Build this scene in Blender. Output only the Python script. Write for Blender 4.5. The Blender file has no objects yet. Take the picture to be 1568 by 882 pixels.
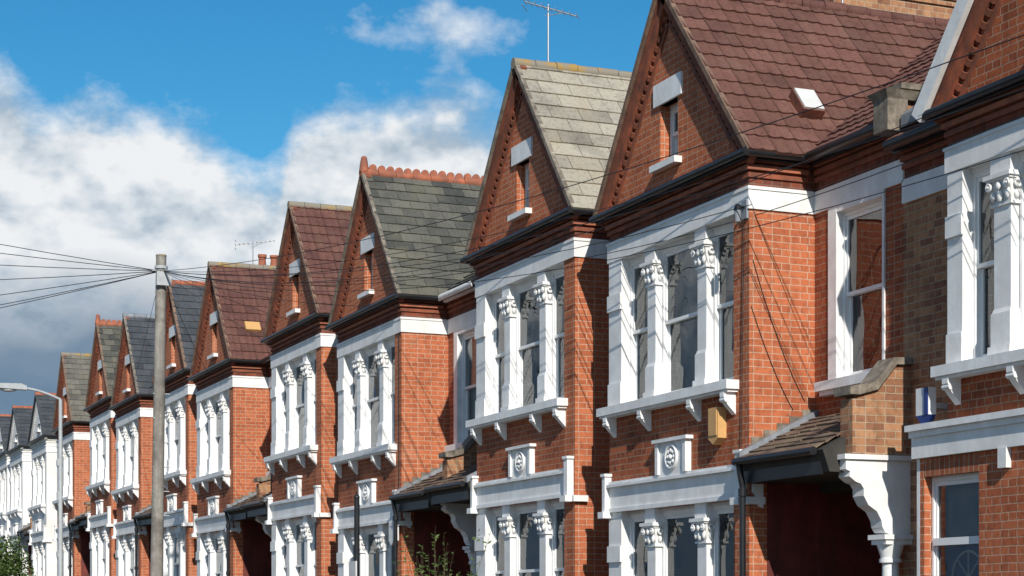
import bpy, math, random
from mathutils import Vector
random.seed(7)
S=bpy.context.scene
S.view_settings.view_transform='Standard'
S.view_settings.look='None'
S.view_settings.exposure=0

# ------------------------------------------------------------ materials
MATS={}
def newmat(name):
    m=bpy.data.materials.new(name); m.use_nodes=True
    nt=m.node_tree; nt.nodes.clear()
    o=nt.nodes.new('ShaderNodeOutputMaterial'); b=nt.nodes.new('ShaderNodeBsdfPrincipled')
    nt.links.new(b.outputs[0],o.inputs[0]); MATS[name]=m
    return m,nt,b,o
def N(nt,t,**k):
    n=nt.nodes.new(t)
    for a,v in k.items(): setattr(n,a,v)
    return n
def noise(nt,vec,scale,detail=4,rough=.6):
    n=N(nt,'ShaderNodeTexNoise'); n.inputs['Scale'].default_value=scale; n.inputs['Detail'].default_value=detail
    n.inputs['Roughness'].default_value=rough
    if vec is not None: nt.links.new(vec,n.inputs['Vector'])
    return n.outputs[0]
def ramp(nt,fac,stops):
    r=N(nt,'ShaderNodeValToRGB'); e=r.color_ramp.elements
    while len(e)<len(stops): e.new(.5)
    for i,(p,c) in enumerate(stops):
        e[i].position=p; e[i].color=(c[0],c[1],c[2],1) if hasattr(c,'__len__') else (c,c,c,1)
    nt.links.new(fac,r.inputs[0]); return r.outputs[0]
def mix(nt,f,a,b,bt='MIX'):
    m=N(nt,'ShaderNodeMix',data_type='RGBA',blend_type=bt)
    for s,v in ((m.inputs[0],f),(m.inputs[6],a),(m.inputs[7],b)):
        if isinstance(v,(int,float)): s.default_value=v
        elif isinstance(v,tuple): s.default_value=(v[0],v[1],v[2],1)
        else: nt.links.new(v,s)
    return m.outputs[2]
def math_(nt,op,a,b=None,clamp=False):
    m=N(nt,'ShaderNodeMath',operation=op); m.use_clamp=clamp
    for i,v in enumerate((a,b)):
        if v is None: continue
        if isinstance(v,(int,float)): m.inputs[i].default_value=v
        else: nt.links.new(v,m.inputs[i])
    return m.outputs[0]
def bump(nt,b,h,st,dist=.01):
    n=N(nt,'ShaderNodeBump'); n.inputs['Strength'].default_value=st; n.inputs['Distance'].default_value=dist
    nt.links.new(h,n.inputs['Height']); nt.links.new(n.outputs[0],b.inputs['Normal'])

def brick(name,c1,c2,mortar,dirt=.5,c3=None,soldier=False,odd=-.45):
    m,nt,b,o=newmat(name)
    tc=N(nt,'ShaderNodeTexCoord'); uv=tc.outputs['UV']
    geo=N(nt,'ShaderNodeNewGeometry'); pos=geo.outputs['Position']
    wn=N(nt,'ShaderNodeTexNoise'); wn.inputs['Scale'].default_value=2.2; wn.inputs['Detail'].default_value=1; nt.links.new(pos,wn.inputs['Vector'])
    va=N(nt,'ShaderNodeVectorMath',operation='MULTIPLY_ADD'); nt.links.new(wn.outputs['Color'],va.inputs[0]); va.inputs[1].default_value=(.02,.012,0); nt.links.new(uv,va.inputs[2]); uv=va.outputs[0]
    def bt(off):
        t=N(nt,'ShaderNodeTexBrick'); t.offset=.5; t.squash=.52 if not soldier else 1; t.squash_frequency=2; nt.links.new(uv,t.inputs['Vector'])
        t.inputs['Scale'].default_value=1
        t.inputs['Brick Width'].default_value=.225 if not soldier else .075
        t.inputs['Row Height'].default_value=.076 if not soldier else .24
        return t
    t=bt(.5)
    t.inputs['Mortar Size'].default_value=.006; t.inputs['Mortar Smooth'].default_value=.3
    t.inputs['Bias'].default_value=-.1
    t.inputs['Color1'].default_value=(*c1,1); t.inputs['Color2'].default_value=(*c2,1); t.inputs['Mortar'].default_value=(*mortar,1)
    n1=noise(nt,pos,1.1,4,.65)
    n2=noise(nt,pos,16,2,.65)
    mp=N(nt,'ShaderNodeMapping'); mp.inputs['Scale'].default_value=(4,4,.45); nt.links.new(pos,mp.inputs[0])
    n3=noise(nt,mp.outputs[0],1.0,2,.6)
    col=t.outputs['Color']
    t2=bt(.5)
    t2.inputs['Mortar Size'].default_value=0; t2.inputs['Bias'].default_value=odd
    t2.inputs['Color1'].default_value=(0,0,0,1); t2.inputs['Color2'].default_value=(1,1,1,1)
    f=math_(nt,'MULTIPLY',t2.outputs['Color'],math_(nt,'SUBTRACT',1.0,t.outputs['Fac']))
    if c3: col=mix(nt,math_(nt,'MULTIPLY',f,.7),col,c3)
    col=mix(nt,1.0,col,ramp(nt,n2,[(.25,.68),(.55,1.0),(.8,1.0)]),'MULTIPLY')
    col=mix(nt,dirt,col,ramp(nt,n1,[(.3,(.5,.46,.45)),(.5,(1,1,1)),(.75,(1.0,1.0,1.0))]),'MULTIPLY')
    col=mix(nt,dirt*.7,col,ramp(nt,n3,[(.32,(.55,.52,.51)),(.48,(1,1,1))]),'MULTIPLY')
    col=mix(nt,math_(nt,'MULTIPLY',ramp(nt,n1,[(.58,0.0),(.8,1.0)]),.3),col,mortar)
    nt.links.new(col,b.inputs['Base Color']); b.inputs['Roughness'].default_value=.9
    b.inputs['Specular IOR Level'].default_value=.2
    h=math_(nt,'ADD',math_(nt,'MULTIPLY',t.outputs['Fac'],-1.0),math_(nt,'MULTIPLY',n2,.6))
    bump(nt,b,h,.6,.006)
brick('brick_red',(.40,.112,.048),(.30,.078,.035),(.38,.25,.17),.5,(.17,.055,.035),odd=-.5)
brick('brick_orange_lit',(.52,.158,.070),(.43,.120,.053),(.53,.34,.235),.35,(.30,.085,.045),odd=-.6)  # brighter copy of the red brick, sunlight on returns and gables put into colour
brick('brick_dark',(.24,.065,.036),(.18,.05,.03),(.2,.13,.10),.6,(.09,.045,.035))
brick('brick_stock',(.44,.23,.12),(.35,.13,.065),(.42,.32,.22),.55,(.17,.10,.07),odd=-.25)
brick('brick_soldier',(.42,.14,.07),(.32,.10,.05),(.45,.33,.24),.5,None,True)

def plain(name,c,rough=.5,var=.25,scale=6,bstr=.15,spec=.4,dirtc=None,metal=0,streak=.5,lo=.35,hi=.62):
    m,nt,b,o=newmat(name)
    geo=N(nt,'ShaderNodeNewGeometry'); pos=geo.outputs['Position']
    n1=noise(nt,pos,scale,3,.65)
    d=dirtc or tuple(x*(1-var) for x in c)
    col=mix(nt,ramp(nt,n1,[(lo,1.0),(hi,0.0)]),c,d)
    if streak:
        mp=N(nt,'ShaderNodeMapping'); mp.inputs['Scale'].default_value=(9,9,1.2); nt.links.new(pos,mp.inputs[0])
        n3=noise(nt,mp.outputs[0],1.0,2)
        col=mix(nt,math_(nt,'MULTIPLY',ramp(nt,n3,[(.38,1.0),(.55,0.0)]),streak),col,d)
    nt.links.new(col,b.inputs['Base Color']); b.inputs['Roughness'].default_value=rough
    b.inputs['Specular IOR Level'].default_value=spec; b.inputs['Metallic'].default_value=metal
    if bstr>.05:
        n2=noise(nt,pos,scale*7,2); bump(nt,b,n2,bstr,.01)
plain('white_paint',(.84,.84,.83),.5,dirtc=(.70,.69,.67),scale=3)
plain('white_render',(.82,.81,.79),.8,dirtc=(.70,.69,.66),scale=1)
plain('sash_paint',(.82,.82,.81),.35,var=.06,bstr=.02,streak=0)
plain('gutter_black',(.018,.019,.022),.35,var=.4,streak=0,bstr=0)
plain('terracotta',(.20,.065,.038),.85,dirtc=(.09,.04,.03),scale=7)
plain('terracotta_bright',(.42,.13,.065),.8,dirtc=(.24,.09,.055),scale=7)
plain('moulding_red',(.30,.088,.045),.85,dirtc=(.14,.05,.03),scale=4)
plain('stone_cap',(.27,.23,.18),.9,dirtc=(.12,.10,.08),scale=8,bstr=.4)
plain('verge',(.24,.15,.10),.9,dirtc=(.12,.08,.06),scale=8,bstr=.4)
plain('lichen_cap',(.24,.21,.165),.9,dirtc=(.34,.22,.07),scale=3,bstr=.4,streak=0,lo=.38,hi=.5)
plain('lead',(.25,.27,.30),.55,var=.3)
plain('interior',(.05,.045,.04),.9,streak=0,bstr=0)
plain('porch_maroon',(.20,.035,.025),.6,dirtc=(.10,.022,.018),scale=3)
plain('curtain_white',(.62,.62,.60),.9,var=.1,streak=0,bstr=0)
plain('curtain_grey',(.24,.26,.28),.9,var=.2,streak=0,bstr=0)
plain('curtain_red',(.50,.09,.07),.9,var=.3,bstr=0)
plain('door_paint',(.05,.10,.14),.3,var=.1,streak=0)
plain('wood_pole',(.30,.28,.245),.9,dirtc=(.15,.135,.12),scale=3,bstr=.5)
plain('steel_grey',(.42,.44,.45),.45,var=.15,streak=0)
plain('alu',(.5,.5,.5),.35,metal=.7,var=.1,streak=0,bstr=0)
plain('wire_black',(.02,.02,.022),.6,streak=0,bstr=0)
plain('asphalt',(.05,.05,.052),.9,var=.3,scale=2,bstr=.5,streak=0)
plain('paving',(.28,.27,.25),.9,var=.3,scale=2,streak=0)
plain('kerb_stone',(.33,.32,.30),.9,streak=0)
plain('ground_soil',(.09,.10,.06),1,var=.4,scale=.5,streak=0)
plain('road_paint',(.75,.75,.72),.7,var=.2,streak=0)
plain('alarm_yellow',(.62,.36,.14),.5,var=.1,streak=0)
plain('alarm_blue',(.02,.05,.22),.4,var=.1,streak=0)
plain('twig',(.13,.09,.05),.9,streak=0,bstr=0)
plain('stained_blue',(.03,.06,.22),.3,var=.3,scale=12,streak=0)

def rooftile(name,c1,c2,c3,lichen=(.30,.27,.15),la=.35,rough=.85):
    m,nt,b,o=newmat(name)
    geo=N(nt,'ShaderNodeNewGeometry'); pos=geo.outputs['Position']
    col=ramp(nt,geo.outputs['Random Per Island'],[(0,c1),(.5,c2),(1,c3)])
    n1=noise(nt,pos,1.7,4,.7); n2=noise(nt,pos,25,2,.65)
    col=mix(nt,1.0,col,ramp(nt,n2,[(.25,.6),(.5,1.0),(.8,1.0)]),'MULTIPLY')
    col=mix(nt,.6,col,ramp(nt,n1,[(.3,.55),(.5,1.0)]),'MULTIPLY')
    col=mix(nt,math_(nt,'MULTIPLY',ramp(nt,n1,[(.5,0.0),(.72,1.0)]),la),col,lichen)
    nt.links.new(col,b.inputs['Base Color']); b.inputs['Roughness'].default_value=rough
    b.inputs['Specular IOR Level'].default_value=.3
    bump(nt,b,n2,.4,.01)
rooftile('tile_redbrown',(.115,.052,.040),(.145,.064,.048),(.17,.076,.058),(.20,.14,.10),.22)
rooftile('tile_maroon',(.105,.046,.038),(.13,.056,.046),(.155,.068,.052),(.22,.15,.09),.25)
rooftile('slate_pale',(.30,.27,.215),(.40,.365,.295),(.24,.215,.175),(.36,.28,.16),.3)
rooftile('slate_dark',(.050,.053,.048),(.095,.094,.08),(.14,.135,.11),(.17,.155,.10),.5)
rooftile('slate_blue',(.045,.052,.06),(.06,.068,.078),(.08,.085,.095),(.11,.11,.09),.3)
rooftile('slate_grey',(.14,.13,.11),(.18,.17,.14),(.11,.105,.09),(.2,.18,.1),.4)
rooftile('tile_porch',(.12,.08,.06),(.19,.13,.095),(.08,.06,.045),(.22,.19,.12),.7)
rooftile('leaf',(.045,.085,.015),(.07,.12,.025),(.10,.14,.04),(.05,.08,.02),.2,.6)

m=bpy.data.materials.new('glass'); m.use_nodes=True; nt=m.node_tree; nt.nodes.clear(); MATS['glass']=m
o=N(nt,'ShaderNodeOutputMaterial'); tr=N(nt,'ShaderNodeBsdfTransparent'); tr.inputs[0].default_value=(.82,.86,.85,1)
gl=N(nt,'ShaderNodeBsdfGlossy'); gl.inputs['Roughness'].default_value=.01; gl.inputs[0].default_value=(.92,.96,1,1)
fr=N(nt,'ShaderNodeFresnel'); fr.inputs[0].default_value=1.75
geo=N(nt,'ShaderNodeNewGeometry'); nn=noise(nt,geo.outputs['Position'],1.8,1)
bp=N(nt,'ShaderNodeBump'); bp.inputs['Strength'].default_value=.3; bp.inputs['Distance'].default_value=.05; nt.links.new(nn,bp.inputs['Height'])
nt.links.new(bp.outputs[0],gl.inputs['Normal'])
mx=N(nt,'ShaderNodeMixShader'); nt.links.new(fr.outputs[0],mx.inputs[0]); nt.links.new(tr.outputs[0],mx.inputs[1]); nt.links.new(gl.outputs[0],mx.inputs[2])
nt.links.new(mx.outputs[0],o.inputs[0])

# ------------------------------------------------------------ mesh builder
class MB:
    def __init__(s): s.v=[]; s.f=[]; s.m=[]; s.sm=[]
    def face(s,pts,mat,smooth=False):
        i=len(s.v); s.v+= [tuple(p) for p in pts]; s.f.append(tuple(range(i,i+len(pts)))); s.m.append(mat); s.sm.append(smooth)
    def shared(s,vs,fs,mat,smooth=False):
        i=len(s.v); s.v+=[tuple(p) for p in vs]
        for f in fs: s.f.append(tuple(i+k for k in f)); s.m.append(mat); s.sm.append(smooth)
    def box(s,x0,x1,y0,y1,z0,z1,mat):
        if x1<x0:x0,x1=x1,x0
        if y1<y0:y0,y1=y1,y0
        if z1<z0:z0,z1=z1,z0
        v=[(x0,y0,z0),(x1,y0,z0),(x1,y1,z0),(x0,y1,z0),(x0,y0,z1),(x1,y0,z1),(x1,y1,z1),(x0,y1,z1)]
        s.shared(v,[(0,3,2,1),(4,5,6,7),(0,1,5,4),(1,2,6,5),(2,3,7,6),(3,0,4,7)],mat)
    def frust(s,x0,x1,y0,y1,z0,z1,g,mat):
        v=[(x0,y0,z0),(x1,y0,z0),(x1,y1,z0),(x0,y1,z0),(x0-g,y0-g,z1),(x1+g,y0-g,z1),(x1+g,y1+g,z1),(x0-g,y1+g,z1)]
        s.shared(v,[(0,3,2,1),(4,5,6,7),(0,1,5,4),(1,2,6,5),(2,3,7,6),(3,0,4,7)],mat)
    def prism_x(s,pts,x0,x1,mat):
        n=len(pts); a=sum(pts[i][0]*pts[(i+1)%n][1]-pts[(i+1)%n][0]*pts[i][1] for i in range(n))
        if a<0: pts=pts[::-1]
        v=[(x0,y,z) for y,z in pts]+[(x1,y,z) for y,z in pts]
        s.shared(v,[tuple(range(n))[::-1],tuple(range(n,2*n))]+[(i,(i+1)%n,n+(i+1)%n,n+i) for i in range(n)],mat)
    def prism_y(s,pts,y0,y1,mat):
        n=len(pts); a=sum(pts[i][0]*pts[(i+1)%n][1]-pts[(i+1)%n][0]*pts[i][1] for i in range(n))
        if a<0: pts=pts[::-1]
        v=[(x,y0,z) for x,z in pts]+[(x,y1,z) for x,z in pts]
        s.shared(v,[tuple(range(n)),tuple(range(n,2*n))[::-1]]+[(n+i,n+(i+1)%n,(i+1)%n,i) for i in range(n)],mat)
    def cyl(s,a,b,r0,r1,mat,n=8,cap=True):
        a=Vector(a); b=Vector(b); d=(b-a).normalized()
        t=d.cross(Vector((0,0,1)));
        if t.length<.01: t=d.cross(Vector((1,0,0)))
        t.normalize(); q=d.cross(t)
        v=[];
        for p,r in((a,r0),(b,r1)):
            for i in range(n):
                an=2*math.pi*i/n; v.append(p+t*math.cos(an)*r+q*math.sin(an)*r)
        s.shared(v,[(i,(i+1)%n,n+(i+1)%n,n+i) for i in range(n)],mat,True)
        if cap:
            s.face(v[:n][::-1],mat); s.face(v[n:],mat)
    def ball(s,c,r,mat,n=8,sx=1,sy=1,sz=1):
        v=[];f=[];k=n//2+1
        for j in range(1,k):
            ph=math.pi*j/k
            for i in range(n):
                th=2*math.pi*i/n; v.append((c[0]+r*sx*math.sin(ph)*math.cos(th),c[1]+r*sy*math.sin(ph)*math.sin(th),c[2]+r*sz*math.cos(ph)))
        top=len(v); v.append((c[0],c[1],c[2]+r*sz)); v.append((c[0],c[1],c[2]-r*sz))
        for j in range(k-2):
            for i in range(n): f.append((j*n+i,(j+1)*n+i,(j+1)*n+(i+1)%n,j*n+(i+1)%n))
        for i in range(n): f.append((top,i,(i+1)%n)); f.append((top+1,(k-2)*n+(i+1)%n,(k-2)*n+i))
        s.shared(v,f,mat,True)
    def torus(s,c,R,r,mat,n=20,k=6,ax='x'):
        v=[];f=[]
        for i in range(n):
            a=2*math.pi*i/n
            for j in range(k):
                b=2*math.pi*j/k; rr=R+r*math.cos(b)
                if ax=='x': v.append((c[0]+r*math.sin(b),c[1]+rr*math.cos(a),c[2]+rr*math.sin(a)))
                else: v.append((c[0]+rr*math.cos(a),c[1]+r*math.sin(b),c[2]+rr*math.sin(a)))
        for i in range(n):
            for j in range(k): f.append((i*k+j,((i+1)%n)*k+j,((i+1)%n)*k+(j+1)%k,i*k+(j+1)%k))
        s.shared(v,f,mat,True)
    def strip(s,ya,za,yb,zb,o0,o1,x0,x1,mat):
        dy,dz=yb-ya,zb-za; L=math.hypot(dy,dz); ny,nz=-dz/L,dy/L
        if nz>0: ny,nz=-ny,-nz
        s.prism_x([(ya+ny*o0,za+nz*o0),(yb+ny*o0,zb+nz*o0),(yb+ny*o1,zb+nz*o1),(ya+ny*o1,za+nz*o1)],x0,x1,mat)
    def tiles(s,P,A,B,La,Lb,tw,ex,th,mat,stagger=True,roll=False,jit=.004):
        P=Vector(P);A=Vector(A).normalized();B=Vector(B).normalized();Nn=A.cross(B)
        if Nn.z<0: Nn=-Nn; flip=True
        else: flip=False
        rows=int(Lb/ex)+1
        for i in range(rows):
            v0=i*ex; v1=min(v0+ex*1.1,Lb+.02); off=(tw/2 if (stagger and i%2) else 0)
            c=-off; rj=random.uniform(-jit,jit)
            while c<La:
                a0=max(c,0)+.004; a1=min(c+tw,La)-.004; c+=tw
                if a1-a0<.04: continue
                j=random.uniform(-jit,jit); t=th+random.uniform(-jit,jit)*.8; jv=random.uniform(-jit,jit)+rj
                if random.random()<.03: jv-=.018
                if roll: us=[0,.14,.3,.5,.66,.82,1]; hs=[.012,.0,.0,.012,.0,.0,.012]
                else: us=[0,1]; hs=[0,0]
                lo=[];hi=[];bo=[]
                for u_,h in zip(us,hs):
                    a=a0+(a1-a0)*u_
                    lo.append(P+A*a+B*(v0+jv)+Nn*(t+h)); hi.append(P+A*a+B*v1+Nn*(.004+h+j*.3)); bo.append(P+A*a+B*(v0+jv)+Nn*(-.01))
                n=len(us); vs=lo+hi+bo
                fs=[]
                for k in range(n-1):
                    q=(k,k+1,n+k+1,n+k); e=(2*n+k,2*n+k+1,k+1,k)
                    fs+=[q if not flip else q[::-1], e if not flip else e[::-1]]
                fs+=[(2*n,0,n),(3*n-1,2*n-1,n-1)]
                s.shared(vs,fs,mat)
    def build(s,name,parent=None):
        me=bpy.data.meshes.new(name); L=parent.location if parent else Vector((0,0,0))
        me.from_pydata([(a-L[0],b-L[1],c-L[2]) for a,b,c in s.v],[],s.f)
        names=[]
        for x in s.m:
            if x not in names: names.append(x)
        for x in names: me.materials.append(MATS[x])
        idx={x:i for i,x in enumerate(names)}
        me.polygons.foreach_set('material_index',[idx[x] for x in s.m])
        me.polygons.foreach_set('use_smooth',s.sm)
        uvl=me.uv_layers.new(name='UVMap').data
        for p in me.polygons:
            n=p.normal
            if abs(n.z)>.97: t=Vector((0,1,0)); w=Vector((1,0,0))
            else:
                if abs(n.x)>=abs(n.y): t=Vector((0,1,0))
                else: t=Vector((1,0,0))
                t=(t-n*t.dot(n)).normalized(); w=Vector((0,0,1)); w=(w-n*w.dot(n)).normalized()
            for li in p.loop_indices:
                c=me.vertices[me.loops[li].vertex_index].co; cx=Vector((c.x+L[0],c.y+L[1],c.z+L[2]))
                uvl[li].uv=(cx.dot(t),cx.dot(w))
        me.update()
        ob=bpy.data.objects.new(name,me); S.collection.objects.link(ob)
        if parent: ob.parent=parent
        return ob
def empty(name,loc):
    e=bpy.data.objects.new(name,None); e.location=loc; S.collection.objects.link(e); return e

GS=.026
def gz(u):
    u=min(max(u,-60),120); return GS*(u-17.5)

W='white_paint'; G='gutter_black'
Z_SILL=4.10; Z_HEAD=5.95; Z_BAND=6.19; Z_EAVE=6.55; Z_CB=2.93; Z_CT=3.20

def sash(tr,gb,x,y0,y1,z0,z1,dz):
    P='sash_paint'; zm=(z0+z1)/2+.02
    tr.box(x-.02,x+.09,y0,y0+.03,z0,z1,P); tr.box(x-.02,x+.09,y1-.03,y1,z0,z1,P)
    tr.box(x-.018,x+.088,y0+.03,y1-.03,z1-.05,z1,P); tr.box(x-.018,x+.088,y0+.03,y1-.03,z0,z0+.05,P)
    a,b=y0+.03,y1-.03
    for (xa,za,zb) in ((x+.0,zm-.02,z1-.05),(x+.042,z0+.05,zm+.02)):
        tr.box(xa,xa+.035,a,a+.03,za,zb,P); tr.box(xa,xa+.035,b-.03,b,za,zb,P)
        tr.box(xa+.001,xa+.034,a+.03,b-.03,zb-.04,zb,P); tr.box(xa+.001,xa+.034,a+.03,b-.03,za,za+.04,P)
        xx=xa+.02; gb.face([(xx,a+.03,za+.04),(xx,a+.03,zb-.04),(xx,b-.03,zb-.04),(xx,b-.03,za+.04)],'glass')
def curtain(gb,x,y0,y1,z0,z1,kind,rnd):
    def wavy(a,b,za,zb,mat,amp=.02):
        n=max(4,int((b-a)/.05)); vs=[];fs=[]
        for i in range(n+1):
            y=a+(b-a)*i/n; dx=amp*math.sin(i*2.1+rnd.random())
            vs+=[(x+dx,y,za),(x+dx,y,zb)]
        for i in range(n): fs.append((2*i,2*i+1,2*i+3,2*i+2))
        gb.shared(vs,fs,mat,True)
    if kind=='net': wavy(y0,y1,z0,z1,'curtain_white',.012)
    elif kind=='half': wavy(y0,y1,z0,(z0+z1)/2,'curtain_white',.012)
    elif kind=='sides':
        w=(y1-y0)*.28; wavy(y0,y0+w,z0,z1,'curtain_white'); wavy(y1-w,y1,z0,z1,'curtain_white')
    elif kind=='grey': wavy(y0,y1,z0,z1,'curtain_grey')
    elif kind=='red': wavy(y0-.1,y0+(y1-y0)*.9,z0,z1,'curtain_red',.035); wavy(y0+(y1-y0)*.9,y1+.25,z0,z1,'curtain_white',.02)
    elif kind=='blind':
        z=z0
        while z<z1: gb.face([(x,y0,z),(x,y1,z),(x+.03,y1,z+.042),(x+.03,y0,z+.042)],'curtain_white'); z+=.052
    elif kind=='roller': gb.box(x,x+.01,y0,y1,z0+(z1-z0)*.45,z1,'curtain_white')

def capital(tr,F,c,w,zt):
    h=w/2
    tr.box(F-.05,F+.218,c-h-.055,c+h+.055,zt-.04,zt,W)
    tr.box(F-.03,F+.212,c-h-.035,c+h+.035,zt-.06,zt-.04,W)
    tr.frust(F+.03,F+.18,c-h+.02,c+h-.02,zt-.26,zt-.06,.04,W)
    tr.box(F+.005,F+.214,c-h-.012,c+h+.012,zt-.285,zt-.26,W)
    for sy in(-1,1):
        tr.torus((F-.03,c+sy*(h-.005),zt-.105),.032,.014,W,12,5)
        tr.ball((F-.035,c+sy*(h-.005),zt-.105),.016,W,6)
        tr.torus((F+.07,c+sy*(h+.03),zt-.105),.032,.014,W,12,5,'y')
        tr.ball((F+.0,c+sy*(h-.03),zt-.19),.034,W,8,.7,.9,1.5)
        tr.ball((F+.08,c+sy*(h-.0),zt-.19),.034,W,6,.9,.7,1.5)
        tr.ball((F+.16,c+sy*(h-.0),zt-.18),.034,W,6,.9,.7,1.5)
    tr.ball((F-.02,c,zt-.11),.034,W,8,.8,1,1.2); tr.ball((F-.005,c,zt-.2),.038,W,8,.7,.9,1.5)

def bay(tr,gb,F,y0,z0,z1,lay,dz,kinds,rnd):
    ms,jamb,yend=lay
    tr.box(F-.012,F+.23,y0+jamb,y0+yend,z0,z1,W)
    tr.box(F-.03,F-.012,y0+jamb-.01,y0+yend,z0,z0+.3,W)
    tr.box(F-.04,F-.012,y0+jamb-.02,y0+yend,z1-.62,z1-.42,W)
    tr.box(F+.02,F+.23,y0+.34,y0+.375,z0,z1,W)
    for (a,b) in ms:
        tr.box(F+.025,F+.21,y0+a+.015,y0+b-.015,z0,z1-.06,W)
        c=(a+b)/2; h=(b-a)/2
        tr.box(F-.02,F+.222,y0+a-.025,y0+b+.025,z0,z0+.10,W)
        tr.box(F+.0,F+.218,y0+a-.005,y0+b+.005,z0+.10,z0+.40,W)
        tr.frust(F+.02,F+.205,y0+a+.012,y0+b-.012,z0+.44,z0+.40,.012,W)
        tr.box(F+.0,F+.216,y0+a-.01,y0+b+.01,z1-.17,z1-.001,W)
        capital(tr,F,y0+c,b-a,z1-.17)
    edges=[.375]+[v for m_ in ms for v in m_]+[jamb]
    k=0
    for i in range(0,len(edges),2):
        a,b=edges[i],edges[i+1]
        sash(tr,gb,F+.13,y0+a,y0+b,z0,z1-.04,dz)
        tr.box(F+.09,F+.222,y0+a,y0+b,z1-.04,z1,W)
        curtain(gb,F+.36,y0+a,y0+b,z0,z1,kinds[k%len(kinds)],rnd); k+=1

def console(tr,F,c,zt,w=.09,d=.15,h=.24):
    pts=[(F+.0,zt),(F-d,zt),(F-d,zt-.05)]
    for i in range(7):
        t=i/6; pts.append((F-d*(1-t)*.9-.0+ -.03*math.sin(t*math.pi*1.0)*(1-t), zt-.07-(h-.07)*t))
    pts.append((F+.0,zt-h))
    tr.prism_y(pts,c-w/2,c+w/2,W)
    tr.cyl((F-d+.03,c-w/2-.012,zt-.08),(F-d+.03,c+w/2+.012,zt-.08),.03,.03,W,8)

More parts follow.
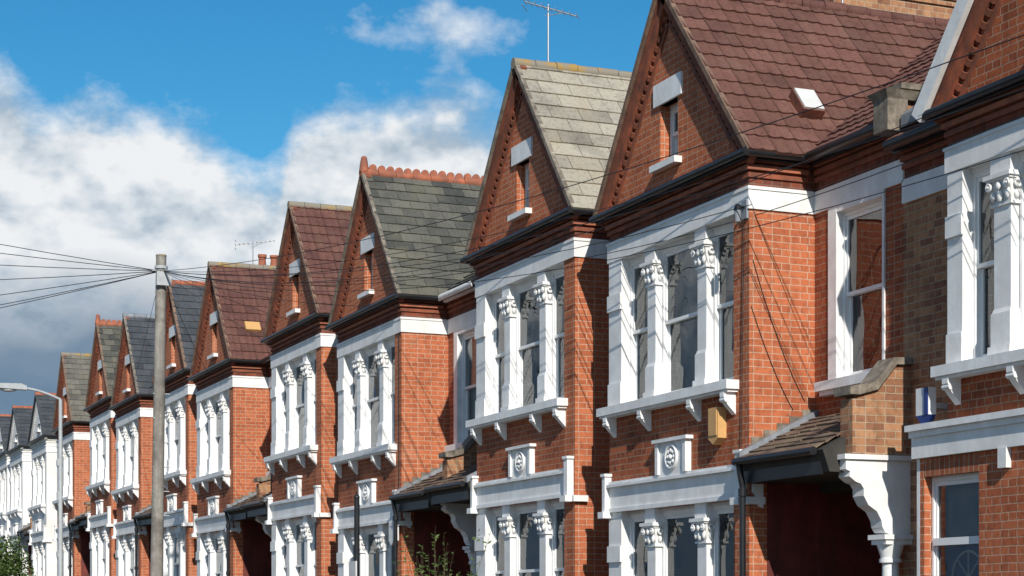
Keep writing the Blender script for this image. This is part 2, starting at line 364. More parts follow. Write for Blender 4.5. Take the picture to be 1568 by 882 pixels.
def house(name,r,dz,F=10.06,Rw=10.88,side='R',ext=1.67,ext2=.52,wall='brick_red',sidewall=None,roof='slate_dark',
          roll=False,crest=False,apexh=8.95,lay=None,seed=1,ground=True,tw=.3,ex=.24,kinds=None,ridge='stone_cap',
          shift=.0,porch=True,recwin=True,whitegutter=False,verge='verge'):
    rnd=random.Random(seed)
    E=empty(name,(F,r,dz)); Z=lambda z:z+dz
    y0=r; wdt=3.48; y1=r+wdt; ya=(y0+y1)/2+shift
    lay=lay or ([(.99,1.23),(2.25,2.49)],3.12,3.47)
    kinds=kinds or [rnd.choice(['net','half','none','sides','grey','roller','blind']) for _ in range(6)]
    wb=MB(); tr=MB(); gb=MB(); rf=MB(); gt=MB()
    ZB=gz(r)-.6
    WM=wall; SW=sidewall or wall
    rd=wall=='white_render'
    e_r=ext if side=='R' else ext2
    e_l=ext2 if side=='R' else ext
    wb.box(F,Rw+.3,y0,y0+.34,ZB,Z(Z_HEAD),SW)
    wb.box(F+.24,Rw+.3,y1-.34,y1,ZB,Z(Z_HEAD),WM)
    if ground: wb.box(F,F+.28,y0+.34,y1,ZB,Z(.85),WM)
    wb.box(F,F+.28,y0+.34,y1,Z(Z_CT if ground else 3.58),Z(4.0),WM)
    if ground: wb.box(F+.01,F+.27,y0+.34,y1-.01,Z(Z_CB-.1),Z(Z_CT),WM)
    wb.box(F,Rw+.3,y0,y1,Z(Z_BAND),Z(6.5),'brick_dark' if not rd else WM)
    tb='moulding_red' if not rd else 'white_render'
    for (za,zz,g,mm) in ((6.29,6.34,.025,tb),(6.37,6.42,.045,tb if rd else 'terracotta_bright'),(6.45,6.5,.07,tb)):
        wb.box(F-g,Rw-.1,y0-g,y1+g,Z(za),Z(zz),mm)
        wb.box(Rw-g,Rw+.2,y0-e_r,y0-g-.001,Z(za),Z(zz),tb)
        wb.box(Rw-g,Rw+.2,y1+g+.001,y1+e_l,Z(za),Z(zz),tb)
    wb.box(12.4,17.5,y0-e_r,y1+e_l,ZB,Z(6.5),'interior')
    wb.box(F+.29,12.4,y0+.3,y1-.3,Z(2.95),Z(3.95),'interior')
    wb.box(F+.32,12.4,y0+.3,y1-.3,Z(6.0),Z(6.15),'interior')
    tr.box(F-.022,Rw+.28,y0-.022,y1+.022,Z(Z_HEAD),Z(Z_BAND),W)
    tr.box(F-.034,Rw-.036,y0-.034,y1+.034,Z(Z_BAND-.03),Z(Z_BAND+.006),W)
    bay(tr,gb,F,y0,Z(Z_SILL+.03),Z(Z_HEAD),lay,dz,kinds[:3],rnd)
    tr.box(F-.16,F+.28,y0+.22,y1+.05,Z(Z_SILL-.07),Z(Z_SILL+.03),W)
    tr.box(F-.13,F-.001,y0+.25,y1+.02,Z(Z_SILL-.10),Z(Z_SILL-.07),W)
    tr.box(F,F+.28,y0+.341,y1-.001,Z(4.0),Z(Z_SILL-.07),W)
    for c in (.34,1.12,2.37,3.32): console(tr,F,y0+c,Z(Z_SILL-.10))
    if ground:
        bay(tr,gb,F,y0,Z(.95),Z(Z_CB-.1),lay,dz,kinds[3:6],rnd)
        tr.box(F-.12,F+.28,y0+.24,y1+.03,Z(.85),Z(.95),W)
        tr.box(F-.03,F-.001,y0+.06,y1+.02,Z(Z_CB-.10),Z(Z_CT-.06),W)
        tr.box(F-.001,F+.009,y0+.342,y1,Z(Z_CB-.1),Z(Z_CT-.06),W)
        tr.box(F-.08,F-.001,y0+.16,y1+.04,Z(Z_CT-.06),Z(Z_CT-.025),W)
        tr.box(F-.05,F-.001,y0+.16,y1+.03,Z(Z_CT-.025),Z(Z_CT+.01),W)
        tr.box(F-.05,F-.031,y0+.16,y1+.02,Z(Z_CB-.10),Z(Z_CB-.05),W)
        for yc,wq,hq in ((y0+.04,.11,.12),(y1-.06,.08,.08)):
            tr.box(F-.095,F-.002,yc,yc+wq,Z(Z_CB-.1),Z(Z_CT+hq),W)
            tr.box(F-.11,F-.002,yc-.02,yc+wq+.02,Z(Z_CT+hq),Z(Z_CT+hq+.035),W)
            tr.box(F-.14,F-.002,yc-.04,yc+wq+.03,Z(Z_CB-.17),Z(Z_CB-.09),W)
        tr.box(F-.05,F+.16,y0-.07,y0-.001,Z(Z_CB-.17),Z(Z_CB-.09),W)
        pa,pb=y0+1.32,y0+2.08
        tr.box(F-.05,F-.001,pa,pb,Z(Z_CT+.01),Z(3.58),W)
        tr.box(F-.10,F-.001,pa-.05,pb+.05,Z(3.58),Z(3.62),W)
        tr.box(F-.08,F-.05,pa,pa+.07,Z(Z_CT+.01),Z(3.58),W); tr.box(F-.08,F-.05,pb-.07,pb,Z(Z_CT+.01),Z(3.58),W)
        cc=(F-.06,(pa+pb)/2,Z(3.40)); tr.torus(cc,.135,.022,W)
        for k in range(8):
            a=k*math.pi/4; tr.ball((F-.055,cc[1]+.075*math.cos(a),cc[2]+.075*math.sin(a)),.032,W,6)
        tr.ball((F-.065,cc[1],cc[2]),.035,W,8)
    for sgn,e,main in ((-1,e_r,side=='R'),(1,e_l,side=='L')):
        ys=y0 if sgn<0 else y1
        a,b=(ys-e,ys) if sgn<0 else (ys,ys+e)
        tr.box(Rw-.022,Rw+.28,a if sgn<0 else b,(ys-.0225) if sgn<0 else ys+.0225,Z(Z_HEAD),Z(Z_BAND),W)
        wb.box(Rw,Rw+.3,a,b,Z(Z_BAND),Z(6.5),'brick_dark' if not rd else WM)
        if not main:
            wb.box(Rw,Rw+.3,a,b,ZB,Z(Z_HEAD),WM)
        elif not recwin:
            wb.box(Rw,Rw+.3,a,b,ZB,Z(Z_HEAD),'brick_stock')
        else:
            w0,w1=(ys-1.36,ys-.30) if sgn<0 else (ys+.30,ys+1.30)
            wb.box(Rw,Rw+.3,a,w0,Z(3.0),Z(Z_HEAD),WM)
            wb.box(Rw,Rw+.3,w1,b,Z(3.0),Z(Z_HEAD),WM)
            wb.box(Rw,Rw+.3,w0,w1,Z(3.0),Z(3.98),WM)
            tr.box(Rw-.02,Rw+.2,w0,w0+.035,Z(4.08),Z(Z_HEAD),W); tr.box(Rw-.02,Rw+.2,w1-.16,w1,Z(4.08),Z(Z_HEAD),W)
            tr.box(Rw-.017,Rw+.2,w0+.035,w1-.16,Z(Z_HEAD-.06),Z(Z_HEAD),W)
            tr.box(Rw-.14,Rw+.25,w0-.09,w1+.09,Z(3.98),Z(4.08),W)
            tr.box(Rw-.10,Rw-.001,w0-.05,w1+.05,Z(3.93),Z(3.98),W)
            sash(tr,gb,Rw+.09,w0+.035,w1-.16,Z(4.08),Z(Z_HEAD-.06),dz)
            curtain(gb,Rw+.24,w0+.035,w1-.16,Z(4.08),Z(Z_HEAD),'red' if seed==1 else rnd.choice(['net','none','grey']),rnd)
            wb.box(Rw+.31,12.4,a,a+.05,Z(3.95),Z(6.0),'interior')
            if porch:
                wb.box(12.0,12.4,a,b,ZB,Z(3.0),WM)
                wb.box(Rw,12.0,a,a+.12,ZB,Z(3.0),WM) if sgn<0 else wb.box(Rw,12.0,b-.12,b,ZB,Z(3.0),WM)
                wb.box(Rw,12.0,ys+.001*sgn,ys+.1*sgn,ZB,Z(3.0),'porch_maroon')
                if sgn<0: wb.box(F+.22,Rw-.001,ys-.012,ys-.001,ZB,Z(3.0),'porch_maroon')
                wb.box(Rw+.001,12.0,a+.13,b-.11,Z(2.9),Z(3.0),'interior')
                yd0,yd1=(a+.3,b-.35)
                tr.box(11.93,11.999,yd0-.08,yd1+.08,Z(.2),Z(2.55),W)
                tr.box(11.90,11.93,yd0,yd1,Z(.2),Z(2.2),'door_paint')
                for q in range(2):
                    for p_ in range(2):
                        tr.box(11.885,11.9,yd0+.1+q*(yd1-yd0)/2,yd0+(yd1-yd0)/2-.06+q*(yd1-yd0)/2,Z(.35+p_*.95),Z(1.15+p_*.95),'door_paint')
                zt_,zl=3.72,3.24; xe=F-.14
                L=math.hypot(Rw-xe,zt_-zl)
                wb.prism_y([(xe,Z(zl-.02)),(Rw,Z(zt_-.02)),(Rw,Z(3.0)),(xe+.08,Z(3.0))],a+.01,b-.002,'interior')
                rf.tiles((xe-.03,a+.1,Z(zl)),(0,1,0),(Rw-xe,0,zt_-zl),(b-a)-.12,L,.22,.14,.02,'tile_porch',jit=.008)
                tr.prism_y([(xe-.02,Z(zl+.07)),(Rw,Z(zt_+.09)),(Rw,Z(zt_-.02)),(xe-.02,Z(zl-.02))],(b-.07) if sgn<0 else a,b if sgn<0 else a+.07,'lead')
                if sgn<0:
                    for q in range(6):
                        t0=q/6; xx=xe+(Rw-xe)*t0; zz_=zl+(zt_-zl)*t0
                        tr.box(max(xx,F+.005),xx+(Rw-xe)/6,b-.012,b-.001,Z(zz_+.08),Z(zz_+.17),'stone_cap')
                gt.cyl((xe-.05,a+.1,Z(zl-.03)),(xe-.05,b-.02,Z(zl-.03)),.045,.045,G,8)
                tr.box(xe+.04,xe+.075,a+.12,b,Z(2.98),Z(3.19),'gutter_black')
                if sgn<0:
                    gt.cyl((xe-.05,b-.1,Z(zl-.05)),(xe+.0,b-.1,Z(zl-.3)),.035,.035,G)
                    gt.cyl((xe+.0,b-.1,Z(zl-.3)),(xe+.0,b-.1,ZB),.035,.035,G)
                    gt.cyl((xe,b-.1,Z(zl-.32)),(xe,b-.1,Z(zl-.40)),.05,.05,G)
                    gt.cyl((xe,b-.1,Z(1.8)),(xe,b-.1,Z(1.88)),.05,.05,G)
                    pa,pb=a-.11,a+.11; px=F+.13; X=lambda q:px+(Rw-px)*q
                    wb.box(px,Rw+.02,pa,pb,Z(3.12),Z(3.72),'brick_stock')
                    wb.box(px+.06,Rw+.02,pa+.002,pb-.002,Z(3.72),Z(3.84),'brick_stock')
                    wb.prism_y([(X(.4),Z(3.84)),(X(.72),Z(4.08)),(Rw+.02,Z(4.08)),(Rw+.02,Z(3.84))],pa+.002,pb-.002,'brick_stock')
                    wb.prism_y([(px-.05,Z(3.76)),(px-.05,Z(3.84)),(X(.35),Z(3.89)),(X(.68),Z(4.15)),(Rw+.02,Z(4.16)),(Rw+.02,Z(4.09)),(X(.72),Z(4.08)),(X(.4),Z(3.82)),(px+.06,Z(3.76))],pa-.04,pb+.04,'stone_cap')
                    prof=[(px-.07,Z(3.12)),(px-.07,Z(3.02)),(px-.02,Z(3.0)),(px-.03,Z(2.95)),(X(.06),Z(2.90)),(X(.15),Z(2.88)),(X(.2),Z(2.83)),(X(.2),Z(2.76)),(X(.28),Z(2.67)),(X(.42),Z(2.61)),(X(.5),Z(2.52)),(X(.52),Z(2.45)),(X(.57),Z(2.40)),(X(.66),Z(2.38)),(Rw+.01,Z(2.38)),(Rw+.01,Z(3.12))]
                    tr.prism_y(prof[:],pa+.01,pb-.01,W)
                    tr.box(px-.10,Rw,pa-.02,pb+.02,Z(3.12),Z(3.17),W)
                    xc=px+.52
                    tr.box(xc-.17,Rw,pa-.04,pb+.04,Z(2.33),Z(2.379),W); tr.box(xc-.14,Rw,pa-.02,pb+.02,Z(2.28),Z(2.33),W)
                    tr.cyl((xc,a,Z(2.28)),(xc,a,Z(2.14)),.14,.095,W,16); tr.cyl((xc,a,Z(2.14)),(xc,a,Z(2.10)),.115,.115,W,16)
                    tr.cyl((xc,a,Z(2.10)),(xc,a,Z(.4)),.085,.10,W,16); tr.box(xc-.17,xc+.17,a-.17,a+.17,ZB,Z(.4),W)
                    tr.prism_y([(F+.02,Z(2.98)),(F+.14,Z(2.98)),(F+.14,Z(2.72)),(F+.09,Z(2.74)),(F+.06,Z(2.86)),(F+.02,Z(2.90))],b-.06,b-.013,W)
        ga,gb_=(a,ys-.16) if sgn<0 else (ys+.16,b)
        if gb_>ga:
            gt.cyl((Rw-.2,ga,Z(6.52)),(Rw-.2,gb_,Z(6.52)),.06,.06,W if whitegutter else G,8)
            wb.box(Rw-.15,Rw-.1,ga,gb_,Z(6.45),Z(6.56),W if whitegutter else G)
    gx=F-.15
    gt.cyl((gx,y0-.2,Z(6.52)),(gx,y1+.2,Z(6.52)),.045,.045,G,8)
    gt.cyl((gx,y0-.16,Z(6.52)),(Rw-.2,y0-.16,Z(6.52)),.045,.045,G,8)
    gt.cyl((gx,y1+.16,Z(6.52)),(Rw-.2,y1+.16,Z(6.52)),.045,.045,G,8)
    wb.box(F-.12,F-.09,y0-.12,y1+.12,Z(6.46),Z(6.55),G); wb.box(F-.09,Rw,y0-.12,y0-.09,Z(6.46),Z(6.55),G)
    wb.box(F-.12,F+.0,y0-.12,y1+.12,Z(6.55),Z(6.575),'terracotta')
    GB=6.5; az=apexh-.10
    hl=ya-(y0-.02); hr=(y1+.02)-ya
    yR=lambda z: ya-hl*(az-z)/(az-GB)
    yL=lambda z: ya+hr*(az-z)/(az-GB)
    wa,wb_=ya-.22,ya+.22; hz0,hz1=6.87,min(7.58,apexh-1.1)
    GM='white_render' if rd else ('brick_orange_lit' if seed!=2 else WM)  # gable fronts take the brightened brick, sun painted into its colour
    wb.prism_x([(yR(GB),Z(GB)),(yL(GB),Z(GB)),(yL(hz0),Z(hz0)),(yR(hz0),Z(hz0))],F,F+.25,GM)
    wb.prism_x([(yR(hz0),Z(hz0)),(wa,Z(hz0)),(wa,Z(hz1)),(yR(hz1),Z(hz1))],F,F+.25,GM)
    wb.prism_x([(yL(hz0),Z(hz0)),(wb_,Z(hz0)),(wb_,Z(hz1)),(yL(hz1),Z(hz1))],F,F+.25,GM)
    wb.prism_x([(yR(hz1),Z(hz1)),(yL(hz1),Z(hz1)),(ya,Z(az))],F,F+.25,GM)
    tr.box(F-.03,F+.1,wa-.13,wb_+.13,Z(hz1),Z(hz1+.26),W)
    tr.box(F-.10,F+.2,wa-.10,wb_+.10,Z(hz0-.075),Z(hz0),W)
    sash(tr,gb,F+.15,wa,wb_,Z(hz0),Z(hz1),dz)
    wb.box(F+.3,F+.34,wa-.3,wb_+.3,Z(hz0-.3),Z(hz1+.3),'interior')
    eL,eR=y1+.20,y0-.20; ze=Z_EAVE-.02
    XR=14.05; x0=F-.13
    for (yy) in (eR,eL):
        rf.strip(yy,Z(ze),ya,Z(apexh),.0,.06,x0+.02,XR,'terracotta' if not rd else 'slate_blue')
        rf.strip(yy,Z(ze),ya,Z(apexh),-.022,.035,x0-.015,x0+.05,verge if not rd else 'slate_blue')
        rf.strip(yy,Z(ze),ya,Z(apexh),.052,.17,x0+.05,F+.01,'moulding_red' if not rd else W)
        L=math.hypot(ya-yy,apexh-ze); n=int(L/.12); dy,dzz=(ya-yy)/L,(apexh-ze)/L
        for k in range(2,n-2):
            a=k*.12; b=a+.06
            rf.strip(yy+dy*a,Z(ze)+dzz*a,yy+dy*b,Z(ze)+dzz*b,.17,.225,F-.04,F+.01,'moulding_red' if not rd else W)
        rf.strip(yy+dy*.25,Z(ze)+dzz*.25,yy+dy*(L-.25),Z(ze)+dzz*(L-.25),.25,.30,F-.022,F+.01,'moulding_red' if not rd else W)
    Ls=math.hypot(ya-eR,apexh-ze)
    rf.tiles((x0,eR,Z(ze)),(1,0,0),(0,ya-eR,apexh-ze),XR-x0,Ls,tw,ex,.026,roof,not roll,roll)
    rf.tiles((x0,eL,Z(ze)),(1,0,0),(0,ya-eL,apexh-ze),XR-x0,math.hypot(ya-eL,apexh-ze),tw,ex,.026,roof,not roll,roll)
    x=x0-.02
    while x<XR+.1:
        rr=.08+rnd.uniform(-.006,.006); zz=Z(apexh-.02+rnd.uniform(-.008,.008))
        rf.cyl((x,ya,zz),(x+.31,ya,zz+rnd.uniform(-.006,.006)),rr,rr,ridge,10)
        if crest:
            rf.cyl((x+.07,ya-.02,zz+.09),(x+.07,ya+.02,zz+.09),.07,.07,ridge,12); rf.cyl((x+.23,ya-.02,zz+.09),(x+.23,ya+.02,zz+.09),.07,.07,ridge,12)
        x+=.32
    if crest:
        rf.cyl((x0+.05,ya,Z(apexh)),(x0+.05,ya,Z(apexh+.2)),.09,.06,ridge,10); rf.ball((x0+.05,ya,Z(apexh+.22)),.06,ridge)
    xe=Rw-.22; zr=apexh+.06; a,b=y0-e_r,y1+e_l
    wb.prism_y([(xe,Z(ze-.03)),(XR+.1,Z(zr-.03)),(XR+.1,Z(zr-.12)),(xe,Z(ze-.08))],a,b,'terracotta')
    Lm=math.hypot(XR+.1-xe,zr-ze)
    d=Vector((XR+.1-xe,0,zr-ze))
    if e_r>.9: rf.tiles((xe,a,Z(ze)),(0,1,0),d,e_r+2.0,Lm,tw,ex,.026,roof,not roll,roll)
    else: rf.tiles((xe,a,Z(ze)),(0,1,0),d,e_r+1.5,Lm,tw,ex,.026,roof,not roll,roll)
    rf.tiles((xe,y1-1.8,Z(ze)),(0,1,0),d,e_l+1.8,Lm,tw,ex,.026,roof,not roll,roll)
    wb.prism_y([(XR+.1,Z(zr)),(18.3,Z(6.3)),(18.3,Z(6.2)),(XR+.1,Z(zr-.12))],a,b,roof)
    wb.prism_y([(11.2,Z(6.5)),(17.9,Z(6.5)),(XR+.1,Z(zr-.14))],a+.01,a+.2,WM)
    rf.cyl((XR+.1,a,Z(zr)),(XR+.1,b,Z(zr)),.09,.09,ridge,8)
    wb.build('walls',E); tr.build('trim',E); gb.build('windows',E); rf.build('roof',E); gt.build('gutters',E)
    return E

BO='brick_orange_lit'  # return walls: red brick with the sunlit tone painted in
house('brick_house',17.48,0,side='R',ext=1.70,ext2=.515,sidewall=BO,roof='tile_redbrown',roll=True,seed=1,tw=.33,ex=.25,shift=.13,kinds=['none','grey','roller','half','none','grey'],ridge='tile_maroon')
house('brick_house',22.0,.27,side='L',ext=1.68,ext2=.515,sidewall=BO,roof='slate_pale',seed=4,tw=.46,ex=.27,kinds=['blind','none','roller','half','none','grey'],ridge='lichen_cap',verge='stone_cap')
house('brick_house',28.85,.23,side='R',ext=1.68,ext2=.535,sidewall=BO,roof='slate_dark',crest=True,seed=3,tw=.36,ex=.22,ridge='terracotta_bright',whitegutter=True,verge='stone_cap')
house('brick_house',33.40,.58,side='L',ext=1.6,ext2=.535,sidewall=BO,roof='tile_maroon',roll=True,seed=5,ex=.25,ridge='lichen_cap')
house('brick_house',40.1,.56,side='R',ext=1.6,ext2=.5,sidewall=BO,roof='tile_maroon',roll=True,seed=6,ex=.25,ridge='lichen_cap')
house('brick_house',44.5,.86,side='L',ext=1.2,ext2=.5,sidewall=BO,roof='slate_blue',seed=7,ridge='terracotta_bright')
house('brick_house',50.3,.87,side='R',ext=1.2,ext2=.45,sidewall=BO,roof='slate_blue',seed=8,ridge='lead',verge='stone_cap')
house('brick_house',54.6,1.25,side='L',ext=1.5,ext2=.45,sidewall=BO,roof='slate_dark',seed=9,crest=True,ridge='terracotta_bright')
house('brick_house',61.1,1.15,side='R',ext=1.5,ext2=.45,sidewall=BO,roof='slate_grey',seed=10,ridge='lichen_cap')
k=11
for r,s_ in ((67.0,'L'),(73.0,'R'),(77.4,'L'),(83.8,'R'),(88.2,'L'),(94.6,'R')):
    house('white_house',r,1.2+.02*(r-67),side=s_,ext=1.2,ext2=.45,wall='white_render',roof='slate_blue',seed=k,ridge='terracotta_bright',apexh=8.2); k+=1
X=house('brick_house',11.05,-.22,F=10.50,Rw=10.88,side='L',ext=1.27,ext2=.5,sidewall=BO,roof='tile_redbrown',roll=True,seed=2,ex=.25,tw=.33,
      lay=([(1.1,1.37),(2.56,2.83)],3.24,3.47),ground=False,kinds=['blind','blind','blind'],porch=False,ridge='tile_maroon',recwin=False)
mb=MB(); Fx=10.496; d=-.22
Z=lambda z:z+d
mb.box(Fx-.001,Fx+.27,14.97,15.02,-1,Z(3.62),W)
mb.box(Fx,Fx+.27,14.90,14.969,-1,Z(3.30),BO)
mb.box(Fx,Fx+.27,14.05,14.90,-1,Z(.9),BO)
mb.box(Fx,Fx+.27,14.05,14.90,Z(3.12),Z(3.3),'brick_soldier')
mb.box(Fx,Fx+.27,11.0,14.05,-1,Z(3.3),BO)
mb.box(Fx-.05,Fx-.002,11.0,15.04,Z(3.30),Z(3.56),W)
mb.box(Fx-.002,Fx+.27,11.41,14.969,Z(3.301),Z(3.57),W)
mb.box(Fx-.11,Fx-.002,11.0,15.07,Z(3.56),Z(3.62),W)
mb.box(Fx-.075,Fx-.05,11.0,15.055,Z(3.50),Z(3.56),W)
mb.box(Fx-.06,Fx-.002,13.58,13.70,Z(3.12),Z(3.30),W)
mb.box(10.8785,11.18,14.7,15.8,-1,Z(6.0),'brick_stock')
mb.prism_y([(Fx-.1,Z(3.62)),(11.0,Z(3.72)),(11.0,Z(3.6)),(Fx-.1,Z(3.6))],14.54,15.06,'lead')
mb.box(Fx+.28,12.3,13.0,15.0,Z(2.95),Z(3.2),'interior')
g2=MB()
sash(mb,g2,Fx+.1,14.07,14.89,Z(.9),Z(3.12),d)
mb.box(Fx+.06,Fx+.2,14.12,14.84,Z(2.46),Z(2.53),'sash_paint')
g2.box(Fx+.22,Fx+.23,14.1,14.88,Z(2.5),Z(3.12),'curtain_grey')
g2.box(Fx+.22,Fx+.23,14.1,14.88,Z(.9),Z(2.46),'stained_blue')
for q in range(8):
    a=q*math.pi/4; c=(Fx+.19,14.46,Z(2.15)); g2.cyl(c,(c[0],c[1]+.25*math.cos(a),c[2]+.25*math.sin(a)),.010,.010,'curtain_white',6)
g2.torus((Fx+.19,14.46,Z(2.15)),.25,.014,'curtain_white',24,5)
mb.box(10.62,10.86,15.70,15.95,Z(6.66),Z(6.98),'stone_cap'); mb.frust(10.62,10.95,15.70,15.95,Z(6.98),Z(7.06),.05,'stone_cap'); mb.box(10.86,12.6,15.76,15.92,Z(6.5),Z(7.1),'brick_stock')
mb.box(10.80,12.65,15.72,15.96,Z(7.1),Z(7.16),'stone_cap')
mb.prism_y([(10.75,Z(6.68)),(13.9,Z(8.98)),(13.9,Z(9.08)),(10.75,Z(6.80))],15.40,15.66,'lead')
mb.strip(14.80,Z(6.53),12.79,Z(8.97),-.05,.11,Fx-.19,Fx-.13,W)
mb.build('ground_floor_front',X)
g2.build('ground_floor_window',X)

def child(mb,name,loc):
    e=empty(name,loc); mb.build('body',e); return e
mb=MB()
mb.box(10.40,10.49,14.70,14.9,3.48,3.74,W); mb.prism_x([(14.70,3.48),(14.9,3.48),(14.8,3.38)],10.40,10.49,'alarm_blue'); mb.box(10.39,10.40,14.7,14.76,3.48,3.74,'alarm_blue')
mb.box(10.43,10.879,14.76,14.84,3.55,3.6,W)
child(mb,'burglar_alarm_box',(10.4,14.8,3.5))
mb=MB(); mb.box(9.95,10.059,17.98,18.2,3.52,3.86,'alarm_yellow'); mb.box(9.94,9.95,18.0,18.18,3.55,3.83,'alarm_yellow'); mb.prism_x([(17.98,3.52),(18.2,3.52),(18.09,3.45)],9.95,10.059,'alarm_yellow')
child(mb,'burglar_alarm_box',(10,18.1,3.7))
mb=MB(); mb.box(9.93,10.02,28.87,29.12,2.75,3.08,W); mb.prism_x([(28.87,2.75),(29.12,2.75),(29.0,2.67)],9.93,10.02,W); child(mb,'burglar_alarm_box',(9.97,29,2.9))
def roofpt(x,t,r=17.48,dz=0,shift=.13,ap=8.95):
    ya=r+1.74+shift; e=r-.2; return Vector((x,e+(ya-e)*t,6.53+dz+(ap-6.53)*t))
def obox(mb,c,A,B,Nn,la,lb,ln,mat):
    vs=[c+A*(sa*la)+B*(sb*lb)+Nn*(sn*ln) for sn in(0,1) for sa,sb in((-1,-1),(1,-1),(1,1),(-1,1))]
    mb.shared(vs,[(0,3,2,1),(4,5,6,7),(0,1,5,4),(1,2,6,5),(2,3,7,6),(3,0,4,7)],mat)
B=(roofpt(0,1)-roofpt(0,0)); B.x=0; B.normalize(); Nn=Vector((0,-B.z,B.y)); A=Vector((1,0,0))
mb=MB(); p=roofpt(10.98,.28); obox(mb,p,A,B,Nn,.14,.19,.13,'terracotta'); obox(mb,p+Nn*.131,A,B,Nn,.125,.175,.02,'curtain_white')
child(mb,'roof_light',p)
mb=MB(); p=roofpt(10.6,.33,40.1,.56,0); obox(mb,p+Nn*.02,A,B,Nn,.17,.13,.07,'alarm_yellow'); child(mb,'roof_vent',p)

def chimney(x0,x1,y0,y1,z0,z1,mat,pots):
    mb=MB(); mb.box(x0,x1,y0,y1,z0,z1,mat)
    for i,g in enumerate((.03,.06,.09)): mb.box(x0-g,x1+g,y0-g,y1+g,z1+i*.076,z1+(i+1)*.076,mat)
    mb.box(x0-.02,x1+.02,y0-.02,y1+.02,z1+.23,z1+.28,'stone_cap')
    for i in range(pots):
        c=x0+(i+.5)*(x1-x0)/pots; y=(y0+y1)/2
        mb.cyl((c,y,z1+.26),(c,y,z1+.75),.13,.10,'terracotta_bright',12); mb.cyl((c,y,z1+.72),(c,y,z1+.80),.13,.13,'terracotta_bright',12)
    e=empty('chimney_stack',((x0+x1)/2,(y0+y1)/2,z0)); mb.build('stack',e)
chimney(13.5,16.3,21.2,21.9,8,9.9,'brick_stock',4)
chimney(13.6,15.3,10.4,11,8,11,'brick_stock',4)
chimney(13.6,15.0,51.2,51.9,8.5,10.9,'brick_red',4)
chimney(13.6,15.0,71.5,72.2,8.5,10.6,'brick_red',4)
chimney(13.6,15.0,87,87.7,8.5,11,'brick_red',4)

def aerial(x,y,z,h,ang,n=9,L=.9,tilt=.12):
    mb=MB(); mb.cyl((x,y,z),(x,y,z+h),.014,.014,'alu',6)
    c=Vector((x,y,z+h-.05)); d=Vector((math.sin(ang),math.cos(ang),tilt)).normalized(); s=d.cross(Vector((0,0,1))).normalized()
    mb.cyl(c-d*L*.45,c+d*L*.55,.010,.010,'alu',6)
    for i in range(n):
        q=c+d*(-L*.35+L*.9*i/(n-1)); w=.15-.006*i; mb.cyl(q-s*w,q+s*w,.006,.006,'alu',5)
    for k in (-1,0,1):
        q=c-d*L*.45+Vector((0,0,.09*k)); mb.cyl(q-s*.16,q+s*.16,.006,.006,'alu',5)
    mb.cyl(c-Vector((0,0,.12))-d*.05,c+d*.25,.007,.007,'alu',5)
    e=empty('tv_aerial',(x,y,z)); mb.build('aerial',e)
aerial(10.45,23.75,9.1,.98,2.2,8,.8,-.35)
aerial(11.0,42,9.4,.75,1.9)
aerial(12.6,19.6,8.95,.5,1.0)

px,py=8.0,37.9; pg=gz(py); ptop=8.85
mb=MB(); mb.cyl((px-.10,py+.1,pg-.3),(px,py,ptop),.14,.105,'wood_pole',14)
mb.cyl((px,py,ptop),(px,py,ptop+.03),.11,.11,'lichen_cap',14); mb.cyl((px,py,ptop-.2),(px,py,ptop-.26),.135,.135,'steel_grey',14)
mb.box(px-.13,px+.17,py-.2,py-.08,ptop-.62,ptop-.34,'steel_grey')
for i in range(10):
    a=i*2*math.pi/10; mb.cyl((px,py,ptop-.3),(px+.19*math.cos(a),py+.19*math.sin(a),ptop-.3),.012,.012,'steel_grey',5)
for i in range(6): mb.cyl((px-.17,py,pg+3+i*.5),(px+.17,py,pg+3+i*.5),.012,.012,'steel_grey',5)
e=empty('telegraph_pole',(px,py,pg)); mb.build('pole',e)
mb=MB()
def wire(a,b,sag,r=.007,n=16):
    a=Vector(a); b=Vector(b); pr=None
    for i in range(n+1):
        t=i/n; p=a.lerp(b,t); p.z-=sag*4*t*(1-t)
        if pr is not None: mb.cyl(pr,p,r,r,'wire_black',5,False)
        pr=p
T=(px,py,ptop-.3)
for b,s in [((-9,44,12.4),.3),((-9,43,11.2),.3),((-9,42,9.7),.3),((-9,44,8.4),.3),((-9,45,6.8),.3),((-9,44,5.2),.3),((-9,60,8.2),.5)]: wire(T,b,s,.008)
for (y,dz,s) in ((17.4,0,.35),(25.6,.27,.25),(28.75,.23,.2),(32,.23,.1),(36.5,.58,.05),(42,.56,.08),(47,.86,.1),(52,.87,.1)):
    wire(T,(10.0,y,6.35+dz),s,.005)
wire(T,(9.95,23.7,6.6),.2,.005)
wire(T,(9.98,17.3,5.95),.5,.005); wire(T,(10.3,11.3,6.1),.7,.006); wire(T,(10.3,12.5,5.6),.8,.005)
wire(T,(10.3,10.8,6.5),.45,.006); wire(T,(10.3,9.5,6.3),1.05,.005)
wire((9.95,21.4,6.1),(10.38,12.0,6.0),.18,.005)
wire((10.04,17.55,6.0),(10.04,17.62,3.4),.0,.005,6); wire((10.045,28.95,6.2),(10.045,28.95,3.1),0,.007,4)
wire((10.1,17.47,5.4),(10.75,17.47,3.9),.12,.004,8); wire((10.08,17.47,4.9),(10.6,17.47,3.8),.08,.004,8)
e=empty('overhead_wires',(px,py,ptop)); mb.build('cables',e)
mb=MB(); mb.cyl((9.93,17.5,5.80),(9.93,17.5,5.93),.035,.04,'lead',10); mb.cyl((9.93,17.5,5.97),(10.06,17.55,5.97),.015,.015,G,6); mb.cyl((9.93,17.5,5.93),(9.93,17.5,5.99),.05,.025,G,10); mb.box(10.03,10.059,17.49,17.6,5.85,6.05,'lead')
